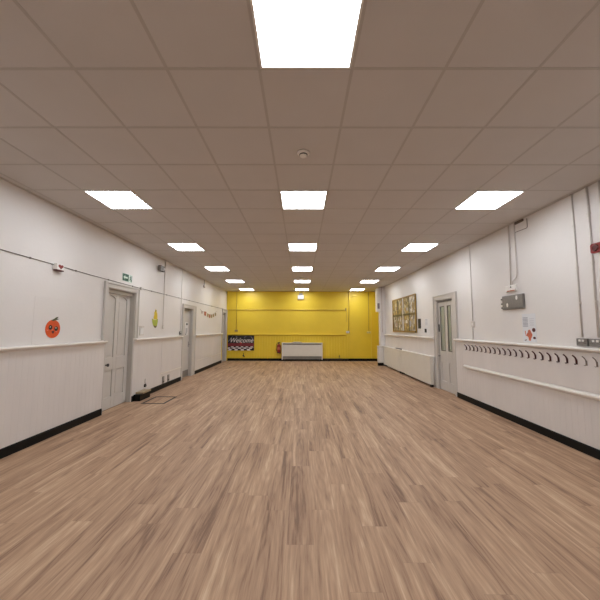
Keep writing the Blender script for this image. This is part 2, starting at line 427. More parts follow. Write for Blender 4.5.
# door 2: plain door with notice and kick plate
d2 = thing('door_2', (XL, 9.43, 0), 'plain grey door with a white notice, further along the left wall', 'door', kind='structure')
architrave(MB(), 'L', D2[0], D2[1], 2.04, 8.935, 10.05, 2.15, (0, 0)).build('door_frame', 'door', d2, bevel=.004)
reveal(MB(), 'L', *D2).build('door_lining', 'doorin', d2)
lf = B('L', 9.075, 9.785, -.13, -.10, .008, 2.02).build('door_leaf', 'door', d2)
B('L', 9.085, 9.775, -.10, -.096, .02, .20).build('kick_plate', 'steel', lf)
nt_ = B('L', 9.42, 9.66, -.0995, -.0975, 1.24, 1.63).build('notice', 'paper', lf)
mm = MB().prism('L', ell(9.56, 1.57, .07, .032), -.0975, -.0965)
mm.prism('L', [(9.49, 1.45), (9.515, 1.45), (9.51, 1.28), (9.485, 1.28)], -.0975, -.0965).prism('L', [(9.57, 1.45), (9.595, 1.45), (9.585, 1.3), (9.56, 1.3)], -.0975, -.0965).box('L', 9.45, 9.52, -.0975, -.0965, 1.255, 1.285)
mm.build('printed_symbols', 'dark', nt_)
MB().box('L', 9.715, 9.755, -.10, -.094, .88, 1.04).tube([W('L', 9.735, -.094, .96), W('L', 9.735, -.05, .96), W('L', 9.65, -.05, .96)], .009, 8).build('door_handle', 'steel', lf)
B('L', 9.10, 9.60, -.10, -.055, 1.955, 2.015).build('door_closer', 'dsteel', lf, bevel=.004)

# door 3: plain door in the far corner
d3 = thing('door_3', (XL, 13.87, 0), 'narrow plain grey door at the far end of the left wall', 'door', kind='structure')
architrave(MB(), 'L', D3[0], D3[1], 2.13, 13.445, 14.285, 2.27, (0, 0)).build('door_frame', 'door', d3, bevel=.004)
reveal(MB(), 'L', *D3).build('door_lining', 'doorin', d3)
lf = B('L', 13.565, 14.165, -.13, -.10, .008, 2.11).build('door_leaf', 'doorin', d3)
MB().tube([W('L', 14.10, -.10, .95), W('L', 14.10, -.055, .95), W('L', 14.01, -.055, .95)], .01, 8).build('door_handle', 'steel', lf)
B('L', 13.60, 14.10, -.10, -.06, 2.03, 2.10).build('door_closer', 'dsteel', lf, bevel=.004)

# door 4: half-glazed door in the right wall
d4 = thing('door_4', (XR, 7.37, 0), 'pale half-glazed door with two tall panes in the right wall', 'door', kind='structure')
architrave(MB(), 'R', D4[0], D4[1], 2.14, 6.79, 7.97, 2.262, (1.25, 0)).box('R', 6.895, D4[0], DW+.0005, .004, 0, 1.25).build('door_frame', 'door', d4, bevel=.004)
reveal(MB(), 'R', *D4).build('door_lining', 'doorin', d4)
m = MB(); a, b = 6.995, 7.805; dd = (-.085, -.048)
def slab(s0, s1, z0, z1): m.box('R', s0, s1, dd[0], dd[1], z0, z1)
g1 = (7.165, 7.34); g2 = (7.48, 7.715)
slab(a, g1[0], .008, 2.09); slab(g2[1], b, .008, 2.09); slab(g1[1], g2[0], .008, 2.09)
for gg in (g1, g2): slab(gg[0], gg[1], 1.99, 2.09); slab(gg[0], gg[1], .66, .93); slab(gg[0], gg[1], .008, .22)
lf = m.build('door_leaf', 'door', d4, bevel=.004)
MB().box('R', g1[0]-.002, g1[1]+.002, -.078, -.062, .2, .68).box('R', g2[0]-.002, g2[1]+.002, -.078, -.062, .2, .68).build('lower_panels', 'door', lf)
for gg in (g1, g2):
    MB().box('R', gg[0]-.004, gg[1]+.004, -.069, -.064, .925, 1.995).build('glass_pane', 'glass', lf)
    m = MB(); w = .012
    m.box('R', gg[0], gg[0]+w, -.064, -.046, .93, 1.99).box('R', gg[1]-w, gg[1], -.064, -.046, .93, 1.99).box('R', gg[0]+w, gg[1]-w, -.064, -.046, .93, .942).box('R', gg[0]+w, gg[1]-w, -.064, -.046, 1.978, 1.99)
    m.build('glazing_bead', 'bead', lf)
MB().tube([W('R', 7.765, -.048, .80), W('R', 7.765, -.01, .80)], .008).tube([W('R', 7.765, -.022, .80), W('R', 7.765, -.012, .80), W('R', 7.765, .004, .80)], [.014, .024, .012], 14).build('door_knob', 'steel', lf, smooth=True)
MB().box('R', 7.755, 7.795, -.048, -.030, 1.38, 1.56).build('bolt_case', 'dark', lf, bevel=.004)
MB().box('R', 7.02, 7.78, -.047, -.024, 2.092, 2.124).build('door_closer', 'dsteel', d4, bevel=.004)
# corridor seen through the glass
tag(MB().cbox(4.75, 4.85, 5.6, 12.6, 0, 2.8).cbox(XR+.27, 4.75, 5.5, 5.6, 0, 2.8).cbox(XR+.27, 4.75, 12.5, 12.6, 0, 2.8).cbox(3.95, 4.85, 5.5, 12.6, -.1, 0).cbox(3.95, 4.85, 5.5, 12.6, 2.8, 2.9).build('wall_corridor', 'lobby'), 'pale green-cream corridor wall seen through the glazed door', 'wall', kind='structure')
cl = thing('ceiling_light', (4.3, 8.4, 2.77), 'unseen fill lamp added in the corridor behind the glazed door', 'ceiling light')  # unseen lamp, added to brighten the corridor and the door panes
MB().cbox(4.1, 4.5, 8.0, 8.8, 2.785, 2.799).build('frame', 'white', cl)
MB().cbox(4.12, 4.48, 8.02, 8.78, 2.770, 2.785).build('diffuser', 'lobbyfill', cl)

# ------------------------------------------------------------------ ceiling lights
def make_light():
    r = thing('ceiling_light', (0, 0, 0), 'x', 'ceiling light', 'square light panels in the ceiling')
    m = MB(); o, i = .290, .276
    for a in ((-o, o, -o, -i), (-o, o, i, o), (-o, -i, -i, i), (i, o, -i, i)): m.cbox(a[0], a[1], a[2], a[3], -.0075, 0)
    m.build('frame', 'white', r)
    MB().cbox(-i, i, -i, i, -.0055, -.0005).build('diffuser', 'lamp', r)
    return r
proto = None
ords = ['first', 'second', 'third', 'fourth', 'fifth', 'sixth']
for n in range(-2, 5):
    y = 4.0-.002 + 2.4*n
    for k, nm in ((-1, 'left'), (0, 'middle'), (1, 'right')):
        if proto is None: proto = o = make_light()
        else: o = copy_tree(proto)
        o.location = (GX+GS*y+2.4*k, y, H)
        if n == -2: lab = 'square white light panel behind the camera, %s row' % nm
        elif n == -1 and k == 0: lab = 'largest square light panel overhead, cut by the top edge of the picture'
        elif n == -1: lab = 'square light panel of the %s row just outside the frame near the camera' % nm
        elif n == 4: lab = 'farthest square light panel of the %s ceiling row, next to the yellow wall' % nm
        elif k == 0: lab = 'square light panel in the middle ceiling row, %s one from the camera' % ords[n+1]
        else: lab = 'square light panel in the %s ceiling row, %s visible one from the camera' % (nm, ords[n])
        o['label'] = lab

def detector(x, y, label, s=1.0):
    t = thing('smoke_detector', (x, y, H), label, 'smoke detector', 'smoke detectors on the ceiling')
    MB().lathe((x, y, H), [(.058*s, -.0002), (.060*s, -.010), (.052*s, -.016), (.03*s, -.018)][::-1], 28).build('base', 'white', t, smooth=True)
    MB().lathe((x, y, H), [(.036*s, -.0165), (.034*s, -.038), (.022*s, -.046), (.004, -.047)][::-1], 24).build('sensor', 'white', t, smooth=True)
    MB().lathe((x, y, H), [(.0385*s, -.022), (.0385*s, -.030)][::-1], 24).build('vent_ring', 'dark', t)
    return t
detector(.02, 2.87, 'round white smoke detector behind the largest overhead light')
detector(.035, 10.15, 'tiny far smoke detector between middle-row ceiling lights')

# ------------------------------------------------------------------ wall services
def conduit(side, s, z0, z1, label, r=.010, mat='conduit', d=DW, clips=(), name='conduit', group=None, s2=None):
    t = thing(name, W(side, s, d, z0), label, 'conduit', group)
    s2 = s if s2 is None else s2
    MB().tube([W(side, s, d+r, z0), W(side, s2, d+r, z1)], r, 12).build('pipe', mat, t, smooth=True)
    for z in clips:
        ss = s+(s2-s)*(z-z0)/(z1-z0)
        MB().box(side, ss-r*2.2, ss+r*2.2, d+.0003, d+.004, z-.012, z+.012).box(side, ss-r*1.25, ss+r*1.25, d+.004, d+2*r+.003, z-.010, z+.010).build('clip', 'conduit', t)
    return t
G = 'conduits on the right wall'
conduit('R', 6.19, 1.60, H-.003, 'thin grey conduit right of the glazed door, running down to a light switch', .008)
conduit('R', 5.02, 2.147, H-.003, 'left of the two conduits above the grey control panel', .009, mat='wcond', clips=(2.75,), s2=5.0)
t = thing('conduit', W('R', 4.862, DW, 2.1), 'right of the two conduits above the grey control panel, bent at its foot', 'conduit')
MB().tube([W('R', 4.862, DW+.009, H-.003), W('R', 4.862, DW+.009, 2.32), W('R', 4.88, DW+.011, 2.26), W('R', 4.955, DW+.02, 2.205), W('R', 4.972, DW+.016, 2.146)], .009, 10).build('pipe', 'conduit', t, smooth=True)
conduit('R', 3.800, 1.362, H-.003, 'vertical conduit down to the left double socket on the right wall', .009, clips=(2.72, 2.20, 1.77))
conduit('R', 3.592, 1.362, H-.003, 'vertical conduit down to the right double socket on the right wall', .011, clips=(2.80, 2.22, 1.77))
conduit('R', 3.435, 1.40, H-.003, 'vertical conduit at the right edge of the picture', .012, clips=(2.5,))
t = tag(MB().tube([W('R', 4.845, DW+.006, 2.965), W('R', 4.60, DW+.006, 2.955), W('R', 4.585, DW+.006, 2.97), W('R', 4.585, DW+.006, 3.095)], .005, 8).build('cable', 'cable', smooth=True), 'short dark cable loop under the ceiling beside the paired conduits', 'cable')
tag(B('R', 4.66, 4.84, DW+.0005, DW+.02, 3.085, 3.120).build('cable_trunking', 'cable'), 'short dark trunking against the ceiling above the paired conduits', 'trunking')

# light switch right of glazed door
def switch(side, s, z, label, d=DW, mat='white', w=.043, hh=.05, group=None):
    t = thing('light_switch', W(side, s, d, z-hh), label, 'light switch', group)
    B(side, s-w, s+w, d+.0005, d+.022, z-hh, z+hh).build('plate', mat, t, bevel=.004)
    B(side, s-w*.3, s+w*.3, d+.0225, d+.028, z-hh*.45, z+hh*.45).build('rocker', 'dsteel' if mat == 'white' else 'white', t, bevel=.001)
    return t
switch('R', 6.185, 1.545, 'small light switch under the thin conduit right of the glazed door', mat='wcond', w=.06, hh=.054)
conduit('R', 6.21, 1.24, 1.49, 'short conduit between the small light switch and the right dado rail', .008, mat='wcond')

# double metal-clad sockets
def socket(side, s, z, label, w=.073, hh=.045, d=DW, group=None):
    t = thing('power_socket', W(side, s, d, z-hh), label, 'power socket', group)
    B(side, s-w, s+w, d+.0005, d+.024, z-hh, z+hh).build('metal_box', 'dsteel', t, bevel=.005)
    B(side, s-w*.96, s+w*.96, d+.0245, d+.028, z-hh*.94, z+hh*.94).build('face_plate', 'steel', t, bevel=.001)
    for k in (-1, 1):
        B(side, s+k*w*.30-.014, s+k*w*.30+.014, d+.0285, d+.034, z+hh*.15, z+hh*.72).build('rocker', 'white', t, bevel=.001)
        m = MB()
        c = s+k*w*.62
        for (a, b, e, f) in ((-.003, .003, .002, .012), (-.013, -.006, -.016, -.009), (.006, .013, -.016, -.009)): m.box(side, c+a, c+b, d+.0282, d+.0295, z+e, z+f)
        m.build('pin_holes', 'dark', t)
    return t
socket('R', 3.795, 1.300, 'left metal double socket above the near right dado rail', group='metal sockets on the near right wall')
socket('R', 3.615, 1.300, 'right metal double socket at the right edge of the picture', .085, group='metal sockets on the near right wall')

# grey control panel
t = thing('control_panel', W('R', 4.98, DW, 1.76), 'grey metal control panel with two keyed switches on the right wall', 'control panel')
bx = B('R', 4.73, 5.225, DW+.0005, DW+.034, 1.765, 1.99).build('enclosure', 'dsteel', t, bevel=.006)
B('R', 4.74, 5.215, DW+.0345, DW+.038, 1.79, 1.985).build('cover', 'steel', bx, bevel=.002)
for (s, z) in ((4.86, 1.935), (5.085, 1.835)):
    sw = MB().prism('R', ell(s, z, .02, .032, 20), DW+.0385, DW+.044).build('keyed_switch', 'white', t)
for z in (1.80, 1.865, 1.94):
    MB().tube([W('R', 5.226, DW+.018, z), W('R', 5.262, DW+.018, z)], [.017, .013], 12).build('side_gland', 'dark', t)
t = thing('junction_box', W('R', 5.0, DW, 2.06), 'small white junction box directly above the grey control panel', 'junction box')
bx = B('R', 4.885, 5.12, DW+.0005, DW+.035, 2.045, 2.145).build('box_body', 'white', t, bevel=.006)
MB().prism('R', ell(4.985, 2.115, .013, .013, 14), DW+.0355, DW+.038).build('indicator', 'dark', bx)
B('R', 4.90, 5.08, DW+.0355, DW+.038, 2.050, 2.066).build('red_strip', 'flag_a', bx)

# poster near the hooks
t = thing('poster', W('R', 4.675, DW, 1.28), 'white poster with an orange figure, pinned above the coat hooks', 'poster')
B('R', 4.545, 4.820, DW+.0005, DW+.0025, 1.262, 1.680).build('sheet', 'poster_paper', t)
m = MB()
for i in range(7): m.box('R', 4.700, 4.805, DW+.0026, DW+.0032, 1.615-.021*i, 1.628-.021*i)
for i in range(4): m.box('R', 4.575, 4.665, DW+.0026, DW+.0032, 1.60-.03*i, 1.605-.03*i)
m.build('printed_text', 'text', t)
m = MB().prism('R', ell(4.680, 1.415, .03, .03, 14), DW+.0026, DW+.0034).prism('R', [(4.725, 1.40), (4.645, 1.41), (4.620, 1.37), (4.655, 1.31), (4.660, 1.283), (4.695, 1.283), (4.705, 1.33), (4.745, 1.36)], DW+.0026, DW+.0034).prism('R', [(4.745, 1.36), (4.760, 1.43), (4.775, 1.42), (4.755, 1.34)], DW+.0026, DW+.0034)
m.build('printed_figure', 'body', t)
MB().prism('R', ell(4.590, 1.44, .034, .030, 14), DW+.0026, DW+.0034).build('dark_shape', 'maroon', t)
MB().prism('R', ell(4.585, 1.325, .028, .018, 12), DW+.0026, DW+.0034).build('dark_shape', 'maroon', t)
MB().prism('R', [(4.785, 1.29), (4.750, 1.30), (4.745, 1.285), (4.785, 1.279)], DW+.0026, DW+.0034).build('dark_shape', 'maroon', t)

# red sounder
t = thing('alarm_beacon', W('R', 3.50, DW, 2.33), 'red fire alarm sounder at the right edge of the picture', 'alarm')
MB().prism('R', [(3.375, 2.307), (3.375, 2.418), (3.520, 2.418), (3.540, 2.405), (3.540, 2.320), (3.525, 2.307)], DW+.0405, DW+.078).build('housing', 'red', t, bevel=.008)
MB().box('R', 3.395, 3.535, DW+.0275, DW+.040, 2.317, 2.408).box('R', 3.45, 3.53, DW, DW+.0275, 2.325, 2.40).build('back_box', 'redlens', t)
MB().tube([W('R', 3.47, DW+.0785, 2.362), W('R', 3.47, DW+.092, 2.362)], [.040, .030], 20).build('lens', 'redlens', t)

# coat hooks: plate, long upper arm, short lower arm
def make_hook(mat, d=.018, k=1.0):
    t = thing('coat_hook', W('R', 0, d, 1.015), 'x', 'coat hook')
    P = lambda dd, z, s=0: W('R', s, d+dd*.85, 1.012+(z-1.012)*.84)
    B('R', -.009, .009, d+.0005, d+.005, 1.012, 1.072).build('back_plate', mat, t, bevel=.002)
    MB().tube([P(.010, 1.022), P(.010, 1.055), P(.014, 1.085), P(.026, 1.110), P(.044, 1.128), P(.060, 1.140)], [v*k for v in (.009, .0095, .0095, .009, .0085, .009)], 8).build('upper_arm', mat, t, smooth=True)
    MB().tube([P(.010, 1.028), P(.016, 1.016), P(.028, 1.012), P(.040, 1.018)], [v*k for v in (.007, .0065, .006, .006)], 8).build('lower_arm', mat, t, smooth=True)
    return t
num = ['first', 'second', 'third', 'fourth', 'fifth', 'sixth', 'seventh', 'eighth', 'ninth', 'tenth', 'eleventh', 'twelfth', 'thirteenth', 'fourteenth', 'fifteenth', 'sixteenth', 'seventeenth', 'eighteenth', 'nineteenth', 'twentieth', 'twenty-first']
hp = None
for i in range(1, 21):
    if hp is None: hp = o = make_hook('hook')
    else: o = copy_tree(hp)
    o.location.y = 6.535-.1335*i; o.location.z = 1.034
    o['label'] = 'dark maroon coat hook on the white backing sheet, %s counting from the glazed door' % num[i-1]
    o['group'] = 'coat hooks on the right wall'
hg = None
for i, lab in ((21, 'bare grey metal coat hook just right of the last maroon hook'), (22, 'bare grey metal coat hook at the right edge of the picture')):
    if hg is None: hg = o = make_hook('hookg', k=.62)
    else: o = copy_tree(hg)
    o.location.y = 6.535-.1335*i+.003; o.location.z = 1.034; o['label'] = lab; o['group'] = 'coat hooks on the right wall'
hg.rotation_euler = (0, 0, 0)

# noticeboard
t = thing('notice_board', W('R', 10.3, DW, 1.33), 'large gold-framed noticeboard of pinned sheets on the right wall', 'noticeboard')
s0, s1, z0, z1 = 9.17, 11.47, 1.335, 2.475
B('R', s0+.01, s1-.01, DW+.0005, DW+.02, z0+.01, z1-.01).build('backing', 'olive', t)
m = MB()
m.box('R', s0, s1, DW+.0205, DW+.045, z0, z0+.045).box('R', s0, s1, DW+.0205, DW+.045, z1-.035, z1).box('R', s0, s0+.035, DW+.0205, DW+.045, z0+.045, z1-.035).box('R', s1-.035, s1, DW+.0205, DW+.045, z0+.045, z1-.035)
m.build('frame', 'ochre', t, bevel=.004)
sm = (s0+s1)/2; zm = 1.90
MB().box('R', sm-.02, sm+.02, DW+.0205, DW+.048, z0+.045, z1-.035).build('centre_post', 'conduit', t, bevel=.003)
MB().box('R', s0+.035, sm-.02, DW+.0205, DW+.044, zm-.022, zm+.022).box('R', sm+.02, s1-.035, DW+.0205, DW+.044, zm-.022, zm+.022).build('cross_bars', 'olive', t, bevel=.003)
pk = 0
for (p, q) in ((s0+.035, sm-.02), (sm+.02, s1-.035)):
    for zz in ((z0+.045, zm-.022), (zm+.022, z1-.035)):
        mid = (p+q)/2
        for (u, v) in ((p+.02, mid-.02), (mid+.02, q-.02)):
            pk += 1
            if u < mid-.1: B('R', mid-.015, mid+.015, DW+.0205, DW+.036, zz[0], zz[1]).build('divider', 'bead', t)
            B('R', u, v, DW+.0205, DW+.026, zz[0]+.01, zz[1]-.01).build('pinned_sheet', 'board2' if pk in (1, 2, 5, 6, 3) and pk != 2 else 'board', t)
        rr = random.Random(pk)
        for i in range(4):
            a = p+.03+rr.random()*(q-p-.25); zb = zz[0]+.03+rr.random()*(zz[1]-zz[0]-.2)
            B('R', a, a+.06+.12*rr.random(), DW+.0262+i*.0004, DW+.0265+i*.0004, zb, zb+.06+.10*rr.random()).build('small_note', ('flag_c', 'ochre', 'conduit', 'beige', 'text', 'flag_b')[(pk//2+i) % 6], t)
tag(B('R', 9.155, 9.19+.05-.06+.02, DW+.046, DW+.06, 1.335, 1.385).build('clasp', 'dark', bevel=.003), 'tiny dark clasp at the lower right corner of the noticeboard', 'clasp')
tag(MB().prism('R', [(8.89, 1.455), (8.885, 1.73), (9.03, 1.73), (9.035, 1.455)], DW+.0005, DW+.03).build('wall_box', 'dark', bevel=.004), 'slim dark box on the wall between noticeboard and white notices', 'wall box')
t = thing('wall_notice', W('R', 8.45, DW, 1.33), 'pair of pale notices left of the glazed door', 'notice')
B('R', 8.28, 8.60, DW+.0005, DW+.002, 1.50, 1.72).build('sheet', 'paper', t)
B('R', 8.30, 8.60, DW+.0005, DW+.002, 1.285, 1.48).build('sheet', 'paper', t)
m = MB()
for i in range(5): m.box('R', 8.42, 8.58, DW+.0022, DW+.0028, 1.69-.035*i, 1.70-.035*i)
m.build('printed_text', 'text', t)
t = thing('light_switch', W('R', 8.54, DW, 1.34), 'dark light switch over the lower notice left of the glazed door', 'light switch')
B('R', 8.50, 8.575, DW+.0025, DW+.03, 1.35, 1.45).build('plate', 'dark', t, bevel=.004)
B('R', 8.52, 8.555, DW+.0305, DW+.036, 1.38, 1.42).build('rocker', 'dsteel', t, bevel=.001)

# long low radiator covers along the right wall
def cover(s0, s1, label):
    t = thing('radiator_cover', W('R', (s0+s1)/2, 0, .06), label, 'radiator cover', 'radiator covers along the right wall')
    d0, d1, zb, zt = .0005, .118, .065, .765
    body = MB().box('R', s0, s1, d1-.012, d1, zb, zt-.02).box('R', s0, s0+.012, d0, d1-.012, zb, zt-.02).box('R', s1-.012, s1, d0, d1-.012, zb, zt-.02).build('casing', 'enamel', t, bevel=.004)
    B('R', s0-.004, s1+.001, d0, d1+.008, zt-.0195, zt).build('top_panel', 'rail', t, bevel=.005)
    m = MB()
    m.box('R', s0+.25, s0+.254, d1+.0002, d1+.001, zb+.03, zt-.06).box('R', s1-.254, s1-.25, d1+.0002, d1+.001, zb+.03, zt-.06)
    m.box('R', s0+.03, s1-.03, d1+.0002, d1+.0012, zt-.062, zt-.058)
    m.build('panel_joint', 'conduit', body)
    for s in (s0+.06, s1-.1):
        MB().box('R', s-.03, s+.03, .004, d1-.014, .0005, zb+.03).build('foot', 'dark', t)
    MB().tube([W('R', s0+.05, .05, .30), W('R', s1-.05, .05, .30)], .03, 10).build('heating_pipe', 'enamel', t, smooth=True)
    return t
cover(8.0, 10.43, 'nearer long white radiator cover, beside the glazed door')
cover(10.44, 12.48, 'farther long white radiator cover, below the noticeboard')
t = thing('flat_box', W('R', 10.7, .05, .766), 'dark flat object lying on top of the radiator covers', 'small object')
MB().box('R', 10.46, 11.05, .03, .075, .7655, .79).build('body', 'dark', t, bevel=.008)
MB().box('R', 10.52, 10.99, .04, .065, .7905, .794).build('face', 'dsteel', t)
tag(MB().tube([W('R', 7.985, .04, 0.001), W('R', 7.985, .04, .74)], .011, 10).build('heating_pipe', 'wcond', smooth=True), 'white vertical pipe at the near end of the radiator cover', 'pipe')
# foot cabinet and meter box at the pier
t = thing('pipe_cabinet', (3.18, 12.6, 0), 'small white boxed cabinet with black plinth at the foot of the pier', 'cabinet')
MB().cbox(3.03, 3.344, 12.52, 12.655, .115, .75).build('body', 'enamel', t, bevel=.004)
MB().cbox(3.04, 3.344, 12.53, 12.655, .0005, .114).build('plinth', 'black', t)
MB().cbox(3.02, 3.346, 12.505, 12.656, .7505, .77).build('top', 'rail', t, bevel=.004)
MB().cbox(3.06, 3.17, 12.512, 12.5195, .16, .70).cbox(3.185, 3.32, 12.512, 12.5195, .16, .70).build('door', 'rail', t, bevel=.002)
t = thing('meter_box', (3.09, 12.78, 2.1), 'white boxed housing with a grey dial high on the pier', 'box')
MB().cbox(3.05, 3.169, 12.62, 12.90, 2.12, 3.07).build('housing', 'white', t, bevel=.004)
MB().cbox(3.065, 3.15, 12.598, 12.6195, 2.24, 2.46).build('dial_plate', 'greycloth', t, bevel=.01)
tag(MB().tube([(3.25, 12.652, 1.3), (3.25, 12.652, H-.003)], .007, 8).build('conduit', 'flag_c', smooth=True), 'thin pinkish conduit down the front of the pier', 'conduit')

# ------------------------------------------------------------------ left wall things
# cable clipped along the wall
pts = [(YF, 2.33), (3.44, 2.331), (4.30, 2.315), (4.95, 2.301), (6.5, 2.284), (9.1, 2.281), (11.3, 2.279), (13.4, 2.277), (14.28, 2.277)]
t = thing('wall_cable', W('L', 6, DW, 2.27), 'thin dark cable clipped along the whole upper left wall', 'cable')
MB().tube([W('L', s, DW+.006, z) for s, z in pts], .0055, 8).build('cable_run', 'cable', t, smooth=True)
for i in range(14):
    s = 3.0+i*.8+.05
    for (a, za), (b, zb) in zip(pts, pts[1:]):
        if a <= s <= b: z = za+(zb-za)*(s-a)/(b-a)
    B('L', s-.008, s+.008, DW+.0005, DW+.014, z-.010, z+.010).build('clip', 'cable', t)
tag(B('L', 6.475, 6.52, .021, .05, 2.245, 2.30).build('cable_fitting', 'conduit', bevel=.003), 'small grey cable fitting at the top right corner of the arched-panel door', 'cable fitting')
# alarm box with red heart-shaped mark
t = thing('alarm_box', W('L', 4.29, DW, 2.24), 'small white alarm box with a red mark on the left wall cable', 'alarm box')
hb = MB().box('L', 4.215, 4.345, DW+.0125, DW+.060, 2.2505, 2.335).box('L', 4.225, 4.335, DW, DW+.0125, 2.25, 2.300).build('box_body', 'white', t, bevel=.004)
B('L', 4.218, 4.342, DW+.0125, DW+.062, 2.236, 2.250).build('base_strip', 'maroon', t)
heart = []
for k in range(28):
    a = 2*PI*k/28; heart.append((4.285+.0028*16*math.sin(a)**3, 2.295+.0022*(13*math.cos(a)-5*math.cos(2*a)-2*math.cos(3*a)-math.cos(4*a))))
MB().prism('L', heart, DW+.0605, DW+.063).build('heart_mark', 'red', hb)
# exit sign
t = thing('exit_sign', W('L', 6.03, DW, 2.35), 'green and white emergency exit sign with arrow above the arched-panel door', 'exit sign')
sa, sb, za, zb = 5.885, 6.215, 2.355, 2.490
B('L', sa-.006, sb+.006, DW+.0005, DW+.006, za-.006, zb+.006).build('plate', 'pale', t)
k1 = sa+.62*(sb-sa)
B('L', sa, k1, DW+.0062, DW+.0075, za, zb).build('green_field', 'green', t)
zc = (za+zb)/2
MB().prism('L', [(sa+.022, zc), (sa+.078, zc+.042), (sa+.078, zc+.016), (k1-.035, zc+.016), (k1-.035, zc-.016), (sa+.078, zc-.016), (sa+.078, zc-.042)], DW+.0076, DW+.0085).build('arrow', 'pale', t)
c = sb-.045
m = MB().prism('L', ell(c-.02, zb-.018, .010, .012, 12), DW+.0062, DW+.0075)
m.prism('L', [(c-.035, zb-.032), (c-.005, zb-.034), (c-.005, zc-.005), (c+.012, za+.03), (c+.004, za+.006), (c-.008, za+.008), (c-.012, za+.03), (c-.022, zc-.015), (c-.04, za+.02), (c-.05, za+.024), (c-.03, zc), (c-.045, zc+.02)], DW+.0062, DW+.0075)
m.box('L', c+.018, c+.038, DW+.0062, DW+.0075, za+.004, zb-.004)
m.build('running_figure', 'green', t)
# orange face cut-out
t = thing('wall_decoration', W('L', 4.27, DW, 1.33), 'round orange paper face with a green leaf on the left wall', 'wall decoration')
d0 = DW+.004
MB().prism('L', ell(4.29, 1.442, .128, .124, 40), d0, d0+.003).build('orange_disc', 'orange', t)
MB().prism('L', [(4.25, 1.560), (4.29, 1.575), (4.34, 1.605), (4.375, 1.608), (4.35, 1.582), (4.39, 1.578), (4.32, 1.557), (4.28, 1.547)], d0+.0031, d0+.0045).build('leaf', 'leaf', t)
for s in (4.245, 4.345):
    e = MB().prism('L', ell(s, 1.462 if s < 4.3 else 1.445, .031, .032, 24), d0+.0031, d0+.0042).build('eye', 'ink', t)
    MB().prism('L', ell(s-.006, 1.468 if s < 4.3 else 1.455, .008, .008, 12), d0+.0043, d0+.0050).build('eye_glint', 'paper', e)
MB().prism('L', [(4.270, 1.415), (4.315, 1.415), (4.310, 1.388), (4.292, 1.378), (4.274, 1.390)], d0+.0031, d0+.0042).build('mouth', 'maroon', t)
for s, z in ((4.20, 1.425), (4.35, 1.405), (4.28, 1.430)): MB().prism('L', ell(s, z, .014, .008, 14), d0+.0031, d0+.0040).build('cheek', 'pink', t)
# yellow and green cut-out
t = thing('wall_decoration', W('L', 7.27, DW, 1.45), 'yellow and lime-green paper cut-out right of the arched-panel door', 'wall decoration')
d0 = DW+.0005
MB().prism('L', [(7.229, 1.655), (7.216, 1.70), (7.249, 1.76), (7.242, 1.81), (7.276, 1.85), (7.296, 1.89), (7.344, 1.875), (7.351, 1.83), (7.391, 1.79), (7.404, 1.72), (7.404, 1.655)], d0, d0+.003).build('yellow_top', 'ygold', t)
MB().prism('L', [(7.128, 1.67), (7.162, 1.58), (7.195, 1.52), (7.249, 1.475), (7.310, 1.46), (7.364, 1.48), (7.404, 1.54), (7.425, 1.60), (7.431, 1.67), (7.337, 1.645), (7.229, 1.645)], d0+.0031, d0+.005).build('green_base', 'lime', t)
MB().prism('L', [(7.209, 1.515), (7.249, 1.472), (7.310, 1.455), (7.364, 1.476), (7.388, 1.515), (7.310, 1.50)], d0+.0051, d0+.0065).build('brown_foot', 'brownp', t)
MB().prism('L', ell(7.310, 1.85, .018, .022, 12), d0+.0031, d0+.004).build('brown_dot', 'brownp', t)
# pale clip holder beside the door
t = thing('wall_holder', W('L', 6.6, DW, 1.3), 'small pale holder with a leaflet above the middle dado rail, beside the arched-panel door', 'leaflet holder')
B('L', 6.60, 6.78, DW+.0005, DW+.012, 1.30, 1.50).build('back_plate', 'wcond', t, bevel=.002)
B('L', 6.62, 6.76, DW+.0125, DW+.016, 1.32, 1.46).build('leaflet', 'paper', t)
B('L', 6.66, 6.69, DW+.0165, DW+.022, 1.44, 1.49).build('clip', 'conduit', t)
tag(MB().tube([W('L', 6.53, DW+.008, 1.255), W('L', 6.53, DW+.008, 2.28)], .0075, 8).build('conduit', 'wcond', smooth=True), 'thin white conduit down the right side of the arched-panel door frame', 'conduit')
# conduits, switch and socket
conduit('L', 7.70, 1.53, H-.003, 'vertical conduit on the left wall above a small switch, right of the yellow cut-out', .009, mat='conduit')
switch('L', 7.70, 1.48, 'small pale light switch at the foot of the conduit right of the yellow cut-out', mat='wcond', w=.035, hh=.045)
conduit('L', 8.83, 1.37, H-.003, 'vertical conduit just left of the plain grey door with the notice', .009)
socket('L', 8.815, 1.315, 'dull metal socket on the dado rail left of the door with the notice', .06, .046)
t = thing('camera_box', W('L', 7.45, DW, 2.84), 'small grey box with a white lens under the ceiling on the left wall', 'sensor box')
bx = MB().box('L', 7.29, 7.53, DW+.022, DW+.085, 2.80, 2.93).build('housing', 'dsteel', t, bevel=.006)
MB().tube([W('L', 7.47, DW+.0855, 2.865), W('L', 7.47, DW+.10, 2.865)], [.032, .026], 14).build('lens', 'paper', bx)
B('L', 7.35, 7.47, DW, DW+.0215, 2.83, 2.91).build('bracket', 'dark', t)
t = thing('wall_bracket', W('L', 10.83, DW, 2.83), 'small dark bracket with hanging lead below the ceiling, above the bunting', 'bracket')
MB().tube([W('L', 10.83, DW+.02, 3.11), W('L', 10.83, DW+.02, 2.93)], .008, 8).build('stem', 'cable', t)
B('L', 10.78, 10.90, DW+.0005, DW+.05, 2.85, 2.93).build('head', 'conduit', t, bevel=.004)
